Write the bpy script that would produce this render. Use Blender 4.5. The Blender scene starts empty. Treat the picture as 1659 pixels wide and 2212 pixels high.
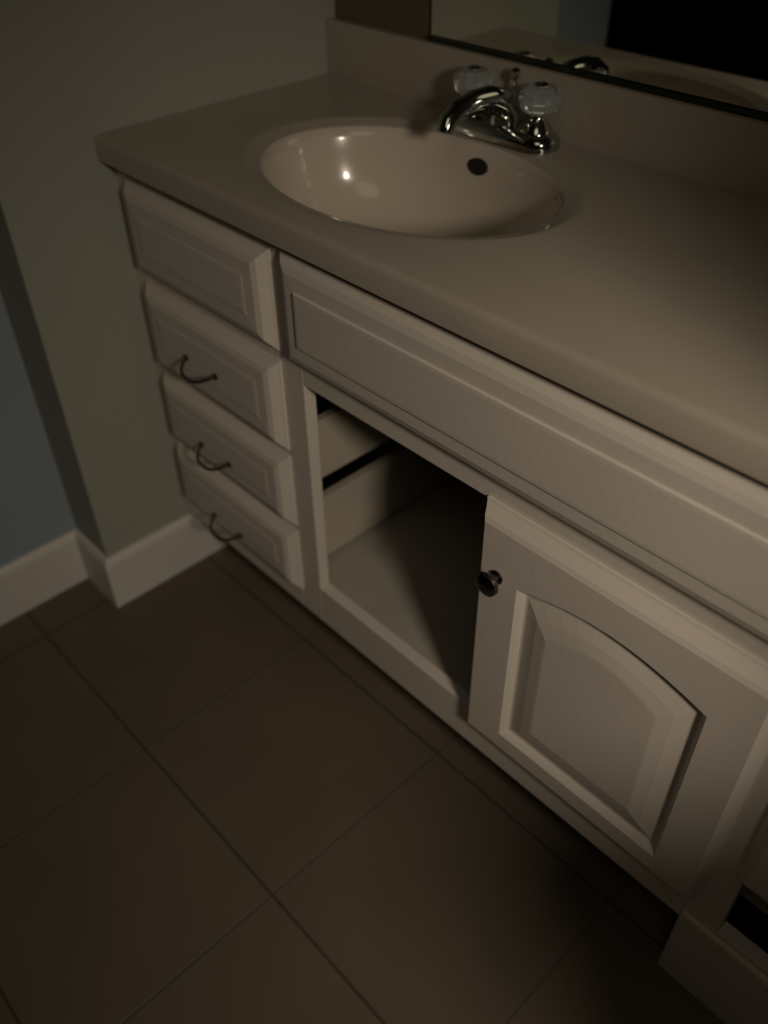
import bpy, bmesh, math
from mathutils import Vector, Matrix

S = bpy.context.scene
COL = S.collection

# ---------------------------------------------------------------- camera
cam_d = bpy.data.cameras.new('camera')
cam = bpy.data.objects.new('camera', cam_d)
COL.objects.link(cam)
_r = Vector((0.68807929, 0.72555157, -0.01103704))
_u = Vector((-0.46808768, 0.45543225, 0.75728158))
_f = Vector((-0.55447346, 0.51590346, -0.65299525))
M = Matrix.Identity(4)
for i in range(3):
    M[i][0] = _r[i]; M[i][1] = _u[i]; M[i][2] = -_f[i]
M.translation = Vector((1.17527, -1.00479, 1.19754))
cam.matrix_world = M
cam_d.sensor_fit = 'VERTICAL'
cam_d.sensor_height = 24.0
cam_d.sensor_width = 18.0
cam_d.lens = 1898.66 / 2212 * 24.0
cam_d.clip_start = 0.02
cam_d.dof.use_dof = True
cam_d.dof.focus_distance = 0.92
cam_d.dof.aperture_fstop = 1.7
S.camera = cam

# ---------------------------------------------------------------- light, world, exposure
world = bpy.data.worlds.new('world')
S.world = world
world.use_nodes = True
world.node_tree.nodes['Background'].inputs[0].default_value = (0.55, 0.6, 0.62, 1)
world.node_tree.nodes['Background'].inputs[1].default_value = 0.0

def point_light(name, loc, power, color, radius):
    d = bpy.data.lights.new(name, 'POINT')
    d.energy = power; d.color = color; d.shadow_soft_size = radius
    o = bpy.data.objects.new(name, d); o.location = loc
    COL.objects.link(o)
    return o

ld = bpy.data.lights.new('shaded_lamp_light', 'SPOT')      # small shaded lamp, thrown downwards
ld.energy = 43.0; ld.color = (1.0, 0.85, 0.69); ld.shadow_soft_size = 0.10
ld.spot_size = math.radians(77); ld.spot_blend = 1.0
lo = bpy.data.objects.new('shaded_lamp_light', ld); COL.objects.link(lo)
lo.location = (1.93, -1.02, 1.42)
lo.rotation_euler = (Vector((1.08, -0.44, 0.60)) - Vector(lo.location)).to_track_quat('-Z', 'Y').to_euler()
point_light('added_fill_light', (1.35, -1.40, 1.98), 4.6, (1.0, 0.84, 0.60), 0.40)  # added warm fill that lifts the shadows, no actual lamp here

S.view_settings.view_transform = 'Standard'
S.view_settings.look = 'None'
S.view_settings.gamma = 1.0
S.view_settings.use_curve_mapping = False
S.view_settings.exposure = 0.0

# ---------------------------------------------------------------- materials
def mat(name, color, rough=0.5, metal=0.0, spec=0.5, noise=0.0, nscale=6.0, bump=0.0, bscale=60.0,
        trans=0.0, ior=1.45, coat=0.0):
    m = bpy.data.materials.new(name)
    m.use_nodes = True
    nt = m.node_tree
    b = nt.nodes['Principled BSDF']
    b.inputs['Base Color'].default_value = (*color, 1)
    b.inputs['Roughness'].default_value = rough
    b.inputs['Metallic'].default_value = metal
    b.inputs['Specular IOR Level'].default_value = spec
    b.inputs['IOR'].default_value = ior
    b.inputs['Transmission Weight'].default_value = trans
    b.inputs['Coat Weight'].default_value = coat
    tc = nt.nodes.new('ShaderNodeTexCoord')
    if noise > 0:
        n = nt.nodes.new('ShaderNodeTexNoise'); n.inputs['Scale'].default_value = nscale
        n.inputs['Detail'].default_value = 4
        nt.links.new(tc.outputs['Object'], n.inputs['Vector'])
        r = nt.nodes.new('ShaderNodeValToRGB')
        r.color_ramp.elements[0].position = 0.3; r.color_ramp.elements[1].position = 0.7
        r.color_ramp.elements[0].color = (*[c * (1 - noise) for c in color], 1)
        r.color_ramp.elements[1].color = (*[min(1, c * (1 + noise)) for c in color], 1)
        nt.links.new(n.outputs['Fac'], r.inputs['Fac'])
        nt.links.new(r.outputs['Color'], b.inputs['Base Color'])
    if bump > 0:
        n2 = nt.nodes.new('ShaderNodeTexNoise'); n2.inputs['Scale'].default_value = bscale
        nt.links.new(tc.outputs['Object'], n2.inputs['Vector'])
        bp = nt.nodes.new('ShaderNodeBump'); bp.inputs['Strength'].default_value = bump
        bp.inputs['Distance'].default_value = 0.002
        nt.links.new(n2.outputs['Fac'], bp.inputs['Height'])
        nt.links.new(bp.outputs['Normal'], b.inputs['Normal'])
    return m

PAINT = mat('cabinet_paint', (0.62, 0.57, 0.50), 0.42, noise=0.03, nscale=5, bump=0.1, bscale=90)
BOXWOOD = mat('drawer_box_wood', (0.42, 0.375, 0.30), 0.6, noise=0.08, nscale=9)
INNER = mat('cabinet_interior', (0.38, 0.355, 0.30), 0.6, noise=0.06, nscale=8)
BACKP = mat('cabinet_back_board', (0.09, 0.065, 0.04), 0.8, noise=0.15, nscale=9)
MARBLE = mat('cultured_marble', (0.41, 0.365, 0.30), 0.30, noise=0.05, nscale=4, coat=0.12)
BASIN = mat('basin_glaze', (0.55, 0.485, 0.40), 0.2, noise=0.02, nscale=4, coat=0.5)
WALL = mat('wall_paint', (0.30, 0.305, 0.255), 0.85, noise=0.04, nscale=3, bump=0.25, bscale=120)
WALLB = mat('blue_grey_wall_paint', (0.255, 0.30, 0.345), 0.85, noise=0.04, nscale=3, bump=0.25, bscale=120)
WALLK = mat('brown_wall_paint', (0.12, 0.09, 0.05), 0.85, noise=0.08, nscale=4, bump=0.25, bscale=120)
TRIM = mat('trim_paint', (0.60, 0.58, 0.535), 0.5, noise=0.03, nscale=5)
DIM = mat('dark_wall_paint', (0.06, 0.05, 0.04), 0.9, noise=0.05)
CEIL = mat('ceiling_paint', (0.10, 0.09, 0.08), 0.9, bump=0.3, bscale=100)
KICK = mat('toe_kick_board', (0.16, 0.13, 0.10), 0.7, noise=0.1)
CHROME = mat('chrome', (0.50, 0.53, 0.49), 0.09, metal=1.0)
PEWTER = mat('dark_pewter', (0.16, 0.15, 0.14), 0.25, metal=1.0)
ACRYL = mat('clear_acrylic', (0.86, 0.92, 0.93), 0.06, trans=0.85, ior=1.49)
MIRROR = mat('mirror_silver', (0.74, 0.75, 0.68), 0.015, metal=1.0)
CHANNEL = mat('mirror_channel_metal', (0.05, 0.06, 0.045), 0.35, metal=0.8)
DARK = mat('dark_hole', (0.012, 0.010, 0.008), 0.6)
BLOCKER_MAT = mat('shadow_blocker_plastic', (0.45, 0.43, 0.4), 0.5)  # for the added out-of-view shadow caster only

def floor_material():
    m = bpy.data.materials.new('brown_floor_tile'); m.use_nodes = True
    nt = m.node_tree; b = nt.nodes['Principled BSDF']
    tc = nt.nodes.new('ShaderNodeTexCoord'); mp = nt.nodes.new('ShaderNodeMapping')
    mp.inputs['Location'].default_value = (0.02, 0.07, 0)
    nt.links.new(tc.outputs['Object'], mp.inputs['Vector'])
    br = nt.nodes.new('ShaderNodeTexBrick')
    br.offset = 0.0; br.squash = 1.0
    br.inputs['Scale'].default_value = 1.0
    br.inputs['Brick Width'].default_value = 0.33
    br.inputs['Row Height'].default_value = 0.33
    br.inputs['Mortar Size'].default_value = 0.0026
    br.inputs['Mortar Smooth'].default_value = 0.4
    br.inputs['Color1'].default_value = (0.150, 0.116, 0.078, 1)
    br.inputs['Color2'].default_value = (0.142, 0.111, 0.076, 1)
    br.inputs['Mortar'].default_value = (0.118, 0.090, 0.062, 1)
    nt.links.new(mp.outputs['Vector'], br.inputs['Vector'])
    n = nt.nodes.new('ShaderNodeTexNoise'); n.inputs['Scale'].default_value = 5; n.inputs['Detail'].default_value = 6
    nt.links.new(tc.outputs['Object'], n.inputs['Vector'])
    mx = nt.nodes.new('ShaderNodeMix'); mx.data_type = 'RGBA'; mx.blend_type = 'MULTIPLY'
    mx.inputs['Factor'].default_value = 0.35
    nt.links.new(br.outputs['Color'], mx.inputs['A']); nt.links.new(n.outputs['Fac'], mx.inputs['B'])
    rows = nt.nodes.new('ShaderNodeTexBrick'); rows.offset = 0.0; rows.squash = 1.0
    rows.inputs['Scale'].default_value = 1.0; rows.inputs['Brick Width'].default_value = 200.0
    rows.inputs['Row Height'].default_value = 0.33; rows.inputs['Mortar Size'].default_value = 0.0026
    rows.inputs['Mortar Smooth'].default_value = 0.3
    rows.inputs['Color1'].default_value = (1, 1, 1, 1); rows.inputs['Color2'].default_value = (1, 1, 1, 1)
    rows.inputs['Mortar'].default_value = (0.62, 0.60, 0.58, 1)
    nt.links.new(mp.outputs['Vector'], rows.inputs['Vector'])
    m2 = nt.nodes.new('ShaderNodeMix'); m2.data_type = 'RGBA'; m2.blend_type = 'MULTIPLY'; m2.inputs['Factor'].default_value = 1.0
    nt.links.new(mx.outputs['Result'], m2.inputs['A']); nt.links.new(rows.outputs['Color'], m2.inputs['B'])
    nt.links.new(m2.outputs['Result'], b.inputs['Base Color'])
    b.inputs['Roughness'].default_value = 0.62
    bp = nt.nodes.new('ShaderNodeBump'); bp.inputs['Strength'].default_value = 0.5; bp.inputs['Distance'].default_value = 0.0015
    bp.invert = True
    nt.links.new(br.outputs['Fac'], bp.inputs['Height']); nt.links.new(bp.outputs['Normal'], b.inputs['Normal'])
    return m
FLOOR = floor_material()

# ---------------------------------------------------------------- helpers
def box(bm, x0, x1, y0, y1, z0, z1, bev=0.0):
    t = bmesh.new()
    bmesh.ops.create_cube(t, size=1.0)
    for v in t.verts:
        v.co = Vector(((x0 + x1) / 2 + v.co.x * (x1 - x0), (y0 + y1) / 2 + v.co.y * (y1 - y0), (z0 + z1) / 2 + v.co.z * (z1 - z0)))
    if bev > 0:
        bmesh.ops.bevel(t, geom=t.edges[:], offset=bev, segments=2, profile=0.6, affect='EDGES')
    me = bpy.data.meshes.new('tmp'); t.to_mesh(me); t.free()
    bm.from_mesh(me); bpy.data.meshes.remove(me)

def tube(bm, pts, radii, n=14, cap=True):
    """swept round tube through pts; all in world space"""
    pts = [Vector(p) for p in pts]
    if not hasattr(radii, '__len__'): radii = [radii] * len(pts)
    rings = []
    up = None
    for i, p in enumerate(pts):
        a = pts[max(0, i - 1)]; b = pts[min(len(pts) - 1, i + 1)]
        t = (b - a).normalized()
        if up is None:
            up = Vector((0, 0, 1)) if abs(t.z) < 0.9 else Vector((1, 0, 0))
        s = t.cross(up).normalized(); w = s.cross(t).normalized(); up = w
        rings.append([bm.verts.new(p + radii[i] * (math.cos(k * 2 * math.pi / n) * s + math.sin(k * 2 * math.pi / n) * w)) for k in range(n)])
    for i in range(len(rings) - 1):
        for k in range(n):
            bm.faces.new((rings[i][k], rings[i][(k + 1) % n], rings[i + 1][(k + 1) % n], rings[i + 1][k]))
    if cap:
        bm.faces.new(rings[0][::-1]); bm.faces.new(rings[-1])

def lathe(bm, c, prof, axis='Z', n=28, sx=1.0, sy=1.0):
    """prof: list of (radius, height); axis Z up or -Y outwards"""
    rings = []
    for r, h in prof:
        ring = []
        for k in range(n):
            a = k * 2 * math.pi / n
            if axis == 'Z': v = Vector((r * math.cos(a) * sx, r * math.sin(a) * sy, h))
            else: v = Vector((r * math.cos(a) * sx, -h, r * math.sin(a) * sy))
            ring.append(bm.verts.new(Vector(c) + v))
        rings.append(ring)
    for i in range(len(rings) - 1):
        for k in range(n):
            bm.faces.new((rings[i][k], rings[i][(k + 1) % n], rings[i + 1][(k + 1) % n], rings[i + 1][k]))
    bm.faces.new(rings[0][::-1]); bm.faces.new(rings[-1])

def obj(name, bm, m, parent=None, smooth=False, origin=None, label=None):
    bmesh.ops.remove_doubles(bm, verts=bm.verts[:], dist=1e-6)
    bmesh.ops.recalc_face_normals(bm, faces=bm.faces[:])
    bb = [Vector((min(v.co[i] for v in bm.verts) for i in range(3))), Vector((max(v.co[i] for v in bm.verts) for i in range(3)))]
    if origin is None:
        origin = Vector(((bb[0].x + bb[1].x) / 2, (bb[0].y + bb[1].y) / 2, bb[0].z))
    origin = Vector(origin)
    for v in bm.verts: v.co -= origin
    me = bpy.data.meshes.new(name); bm.to_mesh(me); bm.free()
    me.materials.append(m)
    if smooth:
        for p in me.polygons: p.use_smooth = True
        me.set_sharp_from_angle(angle=math.radians(40))
    o = bpy.data.objects.new(name, me); COL.objects.link(o)
    if parent is not None:
        o.parent = parent
        pw = Vector((0, 0, 0)); q = parent
        while q: pw += q.location; q = q.parent
        o.location = origin - pw
    else:
        o.location = origin
    if label: o['label'] = label
    return o

def struct(name, bm, m, **k):
    o = obj(name, bm, m, **k)
    o['kind'] = 'structure'
    return o

def thing(name, loc, label, cat, group=None):
    o = bpy.data.objects.new(name, None); COL.objects.link(o); o.location = loc
    o.empty_display_size = 0.05
    o['label'] = label; o['category'] = cat
    if group: o['group'] = group
    return o

def one_box(*a, bev=0.0):
    bm = bmesh.new(); box(bm, *a, bev=bev); return bm

# ---------------------------------------------------------------- dimensions (metres)
H = 0.81            # counter top height
DC = 0.442          # counter depth
FY = -0.42          # face frame plane
VX = 1.42           # vanity length, wall to wall
WY = -0.590         # outside corner of the left wall
JX = -0.111         # recessed wall beyond the corner
RX, RY, RZ = 2.7, -3.2, 2.4
CX, CY, SA, SB = 0.395, -0.235, 0.215, 0.150   # basin centre and half axes

# ---------------------------------------------------------------- structure
o = struct('floor', one_box(JX - 0.1, RX + 0.1, RY - 0.1, 0.1, -0.06, 0.0), FLOOR, origin=(0, 0, 0))
struct('ceiling', one_box(JX - 0.1, RX + 0.1, RY - 0.1, 0.1, RZ, RZ + 0.08), CEIL)
struct('wall_back', one_box(0.0, RX + 0.1, 0.0, 0.1, 0.0, RZ), WALLK)
bm = bmesh.new(); box(bm, JX - 0.1, 0.0, WY, 0.1, 0.0, RZ, bev=0.004)
struct('wall_left', bm, WALL)
struct('wall_left_recess', one_box(JX - 0.1, JX, -0.93, WY, 0.0, RZ), WALLB)
struct('wall_left_recess_far', one_box(JX - 0.1, JX, RY, -2.1, 0.0, RZ), WALLB)
struct('wall_front', one_box(JX - 0.1, RX + 0.1, RY - 0.1, RY, 0.0, RZ), DIM)
struct('wall_right', one_box(RX, RX + 0.1, RY, 0.0, 0.0, RZ), DIM)
struct('wall_right_wing', one_box(VX, VX + 0.11, -0.67, 0.0, 0.0, RZ, bev=0.004), WALL)

def base_profile(bm, p0, p1, nrm, h=0.114, t=0.012, m0=0.0, m1=0.0):
    """baseboard from p0 to p1, standing out along nrm, with a rounded top edge"""
    p0 = Vector((*p0, 0)); p1 = Vector((*p1, 0)); n = Vector((*nrm, 0)); d = (p1 - p0).normalized()
    prof = [(0, 0), (t, 0), (t, h - 0.014), (t * 0.8, h - 0.006), (t * 0.45, h), (0, h)]
    a = [bm.verts.new(p0 + n * u - d * (m0 * u / t) + Vector((0, 0, z))) for u, z in prof]
    b = [bm.verts.new(p1 + n * u + d * (m1 * u / t) + Vector((0, 0, z))) for u, z in prof]
    k = len(prof)
    for i in range(k):
        bm.faces.new((a[i], a[(i + 1) % k], b[(i + 1) % k], b[i]))
    bm.faces.new(a[::-1]); bm.faces.new(b)

bm = bmesh.new(); base_profile(bm, (0, -0.352), (0, WY), (1, 0), m1=0.012)
struct('baseboard_left', bm, TRIM)
bm = bmesh.new(); base_profile(bm, (0, WY), (JX, WY), (0, -1), m0=0.012, m1=-0.012)
struct('baseboard_left_return', bm, TRIM)
bm = bmesh.new(); base_profile(bm, (JX, WY), (JX, -0.93), (1, 0), m0=-0.012)
struct('baseboard_left_recess', bm, TRIM)

# ---------------------------------------------------------------- vanity cabinet
van = thing('vanity_cabinet', (VX / 2, -0.21, 0.0), 'long cream painted bathroom vanity cabinet with drawers, arched door and doorless dark opening', 'cabinet')

K = 10
def loop_pts(x0, x1, z0, z1, y, arch=0.0):
    pts = []
    for i in range(K): pts.append((x0 + (x1 - x0) * i / K, z0))
    for i in range(K): pts.append((x1, z0 + (z1 - z0) * i / K))
    for i in range(K):
        u = i / K
        pts.append((x1 + (x0 - x1) * u, z1 + arch * (math.sin(math.pi * u) ** 0.9 if u > 0 else 0)))
    for i in range(K): pts.append((x0, z1 + (z0 - z1) * i / K))
    return [Vector((px, y, pz)) for px, pz in pts]

def loops_mesh(loops):
    bm = bmesh.new()
    rings = [[bm.verts.new(p) for p in L] for L in loops]
    n = len(rings[0])
    for a, b in zip(rings, rings[1:]):
        for k in range(n):
            bm.faces.new((a[k], a[(k + 1) % n], b[(k + 1) % n], b[k]))
    bm.faces.new(rings[0][::-1]); bm.faces.new(rings[-1])
    return bm

def front_bm(x0, x1, z0, z1, wide=0.022, step=0.0006):
    L = []
    for ins, y in ((0, -0.0005), (0, -0.0035), (0.003, -0.0055), (wide * 0.62, -0.0150), (wide, -0.0180), (wide + 0.018, -0.0186), (wide + 0.0195, -0.0186 - step), (wide + 0.024, -0.0190 - step)):
        L.append(loop_pts(x0 + ins, x1 - ins, z0 + ins, z1 - ins, FY + y))
    return loops_mesh(L)

# face frame
bm = bmesh.new()
F0, F1 = FY, FY + 0.019
ZB, ZT = 0.13, 0.775
def fr(x0, x1, z0, z1): box(bm, x0, x1, F0, F1, z0, z1, bev=0.0018)
fr(0.001, 0.042, ZB, ZT)            # left stile
fr(0.350, 0.398, ZB, ZT)            # stile between drawers and sink bay
fr(1.060, 1.104, ZB, ZT)            # stile right of the door
fr(1.378, VX - 0.001, ZB, ZT)       # right stile
for xa, xb in ((0.042, 0.350), (0.398, 1.060), (1.104, 1.378)):
    fr(xa, xb, 0.748, ZT)
fr(0.398, 1.060, 0.581, 0.625)
fr(0.398, 1.060, ZB, 0.207)
fr(0.042, 0.350, ZB, 0.180); fr(1.104, 1.378, ZB, 0.160)
for z in (0.302, 0.450, 0.608):
    fr(0.042, 0.350, z - 0.012, z + 0.012); fr(1.104, 1.378, z - 0.012 - (0.012 if z < 0.4 else 0), z + 0.012 - (0.012 if z < 0.4 else 0))
obj('face_frame', bm, PAINT, van)

# carcass
obj('cabinet_floor', one_box(0.004, 1.078, -0.400, -0.012, 0.180, 0.195), INNER, van)
obj('cabinet_floor', one_box(1.078, VX - 0.004, -0.400, -0.012, 0.135, 0.150), INNER, van)
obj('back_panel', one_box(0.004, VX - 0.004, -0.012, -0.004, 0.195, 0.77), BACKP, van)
obj('end_panel', one_box(0.003, 0.012, -0.400, -0.012, 0.195, 0.77), INNER, van)
obj('end_panel', one_box(VX - 0.012, VX - 0.003, -0.400, -0.012, 0.195, 0.77), INNER, van)
obj('divider_panel', one_box(1.078, 1.092, -0.400, -0.012, 0.150, 0.74), INNER, van)
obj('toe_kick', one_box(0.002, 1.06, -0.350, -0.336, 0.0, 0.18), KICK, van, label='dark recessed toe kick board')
obj('plinth', one_box(1.06, VX - 0.002, FY - 0.006, -0.350, 0.0, 0.150, bev=0.005), PAINT, van)

# false fronts
obj('false_drawer_front', front_bm(0.028, 0.355, 0.616, 0.754), PAINT, van)
obj('false_drawer_front', front_bm(1.098, 1.400, 0.616, 0.754), PAINT, van)
obj('sink_apron_panel', front_bm(0.378, 1.088, 0.612, 0.766, wide=0.022, step=0.003), PAINT, van)

def pull_bm(cx, z, y0):
    bm = bmesh.new()
    pts = []
    w = 0.037
    for i in range(17):
        u = -1 + i / 8
        out = 0.024 * (1 - abs(u) ** 3.2)
        drop = -0.010 * (1 - u * u)
        pts.append((cx + u * w, y0 - 0.001 - out, z + drop))
    rad = [0.0030 - 0.0008 * abs(-1 + i / 8) for i in range(17)]
    tube(bm, pts, rad, n=10)
    lathe(bm, (cx - w, y0, z), [(0.0052, 0.0), (0.0052, 0.0012), (0.003, 0.003)], axis='Y', n=14)
    lathe(bm, (cx + w, y0, z), [(0.0052, 0.0), (0.0052, 0.0012), (0.003, 0.003)], axis='Y', n=14)
    return bm

def drawer(x0, x1, z0, z1, bx0, bx1, bz0, bz1):
    d = obj('drawer', front_bm(x0, x1, z0, z1), PAINT, van)
    obj('handle', pull_bm((x0 + x1) / 2 - 0.010, (z0 + z1) / 2 - 0.004 - (0.600 - z1) * 0.065, FY - 0.0215), PEWTER, d, smooth=True, label='dark metal bow pull')
    bm = bmesh.new()
    yb = -0.045
    box(bm, bx0, bx0 + 0.012, FY + 0.0005, yb, bz0, bz1)
    box(bm, bx1 - 0.012, bx1, FY + 0.0005, yb, bz0, bz1)
    box(bm, bx0 + 0.012, bx1 - 0.012, yb - 0.012, yb, bz0, bz1)
    box(bm, bx0 + 0.012, bx1 - 0.012, FY + 0.0005, FY + 0.0135, bz0, bz1)
    box(bm, bx0 + 0.012, bx1 - 0.012, FY + 0.0135, yb - 0.012, bz0 + 0.008, bz0 + 0.013)
    obj('drawer_box', bm, BOXWOOD, d)

for z0, z1, b0, b1 in ((0.456, 0.600, 0.518, 0.590), (0.314, 0.444, 0.366, 0.470), (0.176, 0.302, 0.205, 0.327)):
    drawer(0.030, 0.355, z0, z1, 0.050, 0.346, b0, b1)
for z0, z1, b0, b1 in ((0.456, 0.600, 0.465, 0.585), (0.284, 0.444, 0.305, 0.436)):
    drawer(1.095, 1.400, z0, z1, 1.110, 1.372, b0, b1)

# arched door
x0, x1, z0, z1 = 0.716, 1.072, 0.193, 0.587
L = []
for i_s, i_t, y in ((0, 0, -0.0005), (0, 0, -0.004), (0.002, 0.003, -0.0055), (0.008, 0.015, -0.0155), (0.011, 0.021, -0.0180)):
    L.append(loop_pts(x0 + i_s, x1 - i_s, z0 + i_s, z1 - i_t, FY + y))
px0, px1, pz0, pz1, ar = 0.779, 1.014, 0.232, 0.4985, 0.022
for ins, y in ((0, -0.0182), (0.004, -0.0140), (0.008, -0.0092), (0.011, -0.0088), (0.030, -0.0150), (0.044, -0.0178), (0.047, -0.0182)):
    L.append(loop_pts(px0 + ins, px1 - ins, pz0 + ins, pz1 - ins, FY + y, arch=ar))
door = obj('door', loops_mesh(L), PAINT, van)
bm = bmesh.new()
lathe(bm, (0.750, FY - 0.018, 0.498), [(0.009, 0.0), (0.009, 0.002), (0.0055, 0.004), (0.0055, 0.008), (0.013, 0.012), (0.0155, 0.016), (0.0145, 0.020), (0.009, 0.023), (0.002, 0.024)], axis='Y')
obj('knob', bm, PEWTER, door, smooth=True, label='round dark metal knob')

# ---------------------------------------------------------------- countertop with integral basin
top = thing('countertop', (VX / 2, -DC / 2, 0.776), 'beige cultured marble countertop with integral oval sink and backsplash', 'countertop')
N = 128
angs = sorted(set([2 * math.pi * k / N for k in range(N)] +
      [math.atan2(cy - CY, cx - CX) % (2 * math.pi) for cx in (0.0015, VX - 0.0015) for cy in (-DC, -0.001)]))
N = len(angs)
def rect_hit(a, ins, y_ins=None):
    X0, X1, Y0, Y1 = 0.0015, VX - 0.0015, -DC + ins, -0.001
    dx, dy = math.cos(a), math.sin(a); t = 1e9
    if dx > 1e-9: t = min(t, (X1 - CX) / dx)
    if dx < -1e-9: t = min(t, (X0 - CX) / dx)
    if dy > 1e-9: t = min(t, (Y1 - CY) / dy)
    if dy < -1e-9: t = min(t, (Y0 - CY) / dy)
    return CX + dx * t, CY + dy * t
def ell(a, sa, sb):
    # point on the ellipse at polar direction a
    r = 1 / math.sqrt((math.cos(a) / sa) ** 2 + (math.sin(a) / sb) ** 2)
    return CX + r * math.cos(a), CY + r * math.sin(a)
bm = bmesh.new()
rings = []
rect0 = [rect_hit(a, 0.0) for a in angs]
for ins, z in ((0.0, H - 0.034), (0.0, H - 0.008), (0.0025, H - 0.0028), (0.008, H)):
    ring = []
    for (x, y) in rect0:
        ring.append(bm.verts.new((x, max(y, -DC + ins), z)))
    rings.append(ring)
for e, z in ((0.030, H), (0.026, H + 0.0005), (0.021, H - 0.0005), (0.008, H - 0.0045), (0.002, H - 0.006)):
    rings.append([bm.verts.new((*ell(a, SA + e, SB + e * 0.8), z)) for a in angs])
for a, b in zip(rings, rings[1:]):
    for k in range(N):
        bm.faces.new((a[k], a[(k + 1) % N], b[(k + 1) % N], b[k]))
obj('counter_slab', bm, MARBLE, top, smooth=True)
bm = bmesh.new(); rings = []
for s, z in ((1.01, -0.006), (0.985, -0.010), (0.965, -0.020), (0.945, -0.040), (0.91, -0.068), (0.85, -0.093), (0.75, -0.114), (0.6, -0.129), (0.4, -0.138), (0.2, -0.142), (0.09, -0.144)):
    rings.append([bm.verts.new((*ell(a, SA * s, SB * s), H + z)) for a in angs])
for a, b in zip(rings, rings[1:]):
    for k in range(N):
        bm.faces.new((a[k], a[(k + 1) % N], b[(k + 1) % N], b[k]))
bm.faces.new(rings[-1])
bas = obj('sink_basin', bm, BASIN, top, smooth=True)
bm = bmesh.new()
lathe(bm, (CX, CY, H - 0.1445), [(0.022, 0.0), (0.022, 0.003), (0.017, 0.004), (0.015, 0.0015), (0.002, 0.001)])
obj('drain', bm, CHROME, bas, smooth=True, label='chrome drain ring')
bm = bmesh.new()
lathe(bm, (0.391, -0.0945, H - 0.033), [(0.0165, -0.003), (0.0165, 0.0015), (0.014, 0.002), (0.012, 0.001)], axis='Y', sx=1.0, sy=0.62)
for v in bm.verts:       # lean back with the basin wall
    v.co.y += (v.co.z - (H - 0.033)) * 0.12
obj('overflow_hole', bm, DARK, bas, smooth=True, label='dark oval overflow hole')
bm = bmesh.new(); box(bm, 0.0015, VX - 0.0015, -0.021, -0.001, H - 0.001, 0.889, bev=0.004)
obj('backsplash', bm, MARBLE, top, smooth=True)

# ---------------------------------------------------------------- faucet
FX, FYY = 0.400, -0.058
fau = thing('faucet', (FX, FYY, H), 'low chrome two-handle faucet with clear round knobs behind the oval basin', 'faucet')
bm = bmesh.new()
def stadium(hw, hd, z, n=12):
    pts = []
    for k in range(n + 1):
        a = -math.pi / 2 + math.pi * k / n
        pts.append((FX + hw - hd + hd * math.cos(a), FYY + hd * math.sin(a), z))
    for k in range(n + 1):
        a = math.pi / 2 + math.pi * k / n
        pts.append((FX - hw + hd + hd * math.cos(a), FYY + hd * math.sin(a), z))
    return [Vector(p) for p in pts]
bm = loops_mesh([stadium(0.088, 0.028, H), stadium(0.088, 0.028, H + 0.010), stadium(0.084, 0.025, H + 0.016), stadium(0.078, 0.020, H + 0.019)])
obj('base_plate', bm, CHROME, fau, smooth=True)
bm = bmesh.new()
pts = [(FX, FYY, H + 0.015), (FX, FYY - 0.001, H + 0.032), (FX, FYY - 0.012, H + 0.046), (FX, FYY - 0.035, H + 0.054), (FX, FYY - 0.065, H + 0.055), (FX, FYY - 0.092, H + 0.050), (FX, FYY - 0.108, H + 0.041), (FX, FYY - 0.112, H + 0.030)]
tube(bm, pts, [0.021, 0.020, 0.018, 0.016, 0.0145, 0.013, 0.012, 0.011], n=20)
obj('spout', bm, CHROME, fau, smooth=True)
bm = bmesh.new()
lathe(bm, (FX, FYY + 0.017, H + 0.018), [(0.003, 0.0), (0.003, 0.05), (0.0065, 0.053), (0.0065, 0.060), (0.003, 0.063)], n=14)
obj('lift_rod', bm, CHROME, fau, smooth=True)
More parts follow.
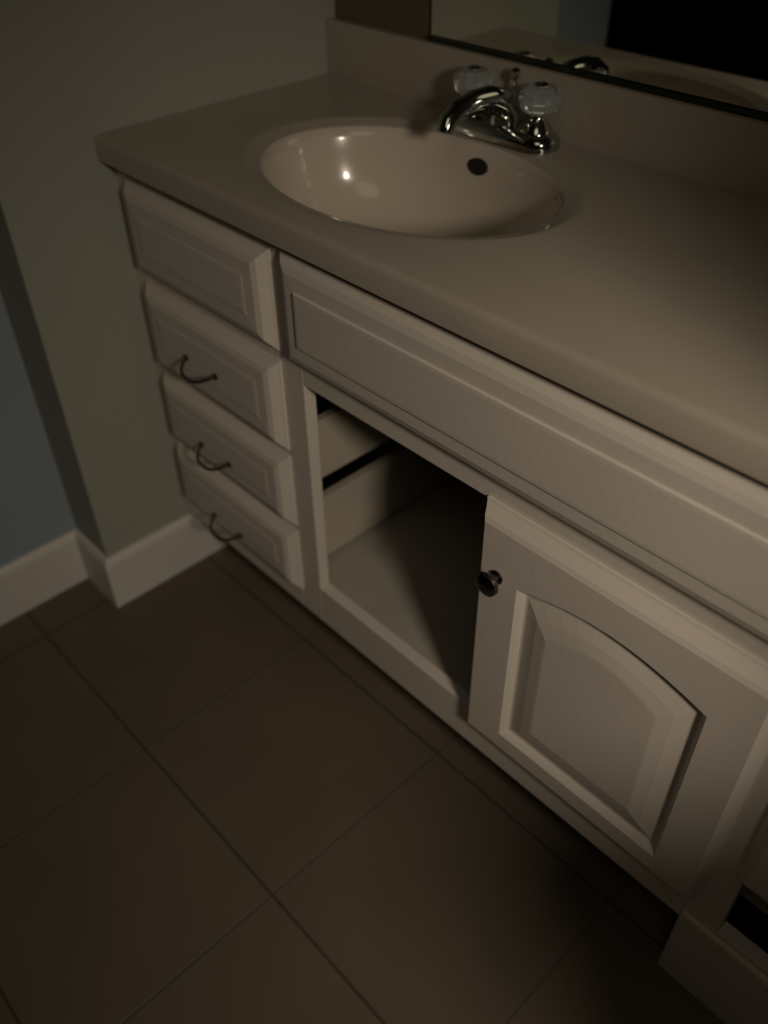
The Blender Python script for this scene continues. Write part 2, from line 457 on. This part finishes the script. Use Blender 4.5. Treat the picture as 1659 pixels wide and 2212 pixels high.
for s in (-1, 1):
    hx = FX + s * 0.056
    bm = bmesh.new()
    lathe(bm, (hx, FYY, H + 0.016), [(0.021, 0.0), (0.019, 0.008), (0.012, 0.016), (0.009, 0.020), (0.009, 0.026)], n=24)
    st = obj('valve_stem', bm, CHROME, fau, smooth=True)
    bm = bmesh.new()
    lathe(bm, (hx, FYY, H + 0.040), [(0.013, 0.0), (0.0235, 0.006), (0.0265, 0.016), (0.0255, 0.026), (0.019, 0.033), (0.010, 0.034)], n=10)
    kn = obj('knob', bm, ACRYL, fau, label='clear faceted acrylic knob')
    bm = bmesh.new()
    lathe(bm, (hx, FYY, H + 0.0735), [(0.009, 0.0), (0.009, 0.002), (0.006, 0.0035)], n=18)
    obj('knob_cap', bm, CHROME, kn, smooth=True)

# ---------------------------------------------------------------- mirror
mir = thing('wall_mirror', (0.815, -0.006, 0.8895), 'large frameless wall mirror resting on the backsplash behind the faucet', 'mirror')
obj('mirror_glass', one_box(0.216, VX - 0.006, -0.0075, -0.0015, 0.8935, 1.95), MIRROR, mir)
bm = bmesh.new()
box(bm, 0.214, VX - 0.005, -0.0125, -0.0010, 0.8895, 0.8930)
box(bm, 0.214, VX - 0.005, -0.0125, -0.0090, 0.8930, 0.8955)
obj('bottom_channel', bm, CHANNEL, mir, label='dark narrow channel holding the mirror edge')

# ---------------------------------------------------------------- added unseen blocker, shades the lower right cabinet and floor
blocker = thing('added_shadow_blocker', (1.62, -0.74, 0.0), 'added unseen hamper standing past the end of the short wall', 'shadow_blocker')
def rrect(cx, cy, hw, hd, z, rad=0.03, n=6):
    pts = []
    for (sx, sy, a0) in ((1, -1, -math.pi / 2), (1, 1, 0), (-1, 1, math.pi / 2), (-1, -1, math.pi)):
        for k in range(n + 1):
            a = a0 + math.pi / 2 * k / n
            pts.append(Vector((cx + sx * (hw - rad) + rad * math.cos(a), cy + sy * (hd - rad) + rad * math.sin(a), z)))
    return pts
bm = loops_mesh([rrect(1.62, -0.74, 0.13, 0.075, 0), rrect(1.62, -0.74, 0.135, 0.078, 0.02), rrect(1.62, -0.74, 0.145, 0.085, 0.85), rrect(1.62, -0.74, 0.145, 0.085, 0.855)])
obj('shadow_blocker_body', bm, BLOCKER_MAT, blocker, smooth=True)
bm = loops_mesh([rrect(1.62, -0.74, 0.150, 0.090, 0.856), rrect(1.62, -0.74, 0.152, 0.092, 0.87), rrect(1.62, -0.74, 0.140, 0.080, 0.89), rrect(1.62, -0.74, 0.09, 0.05, 0.895)])
obj('shadow_blocker_lid', bm, BLOCKER_MAT, blocker, smooth=True)
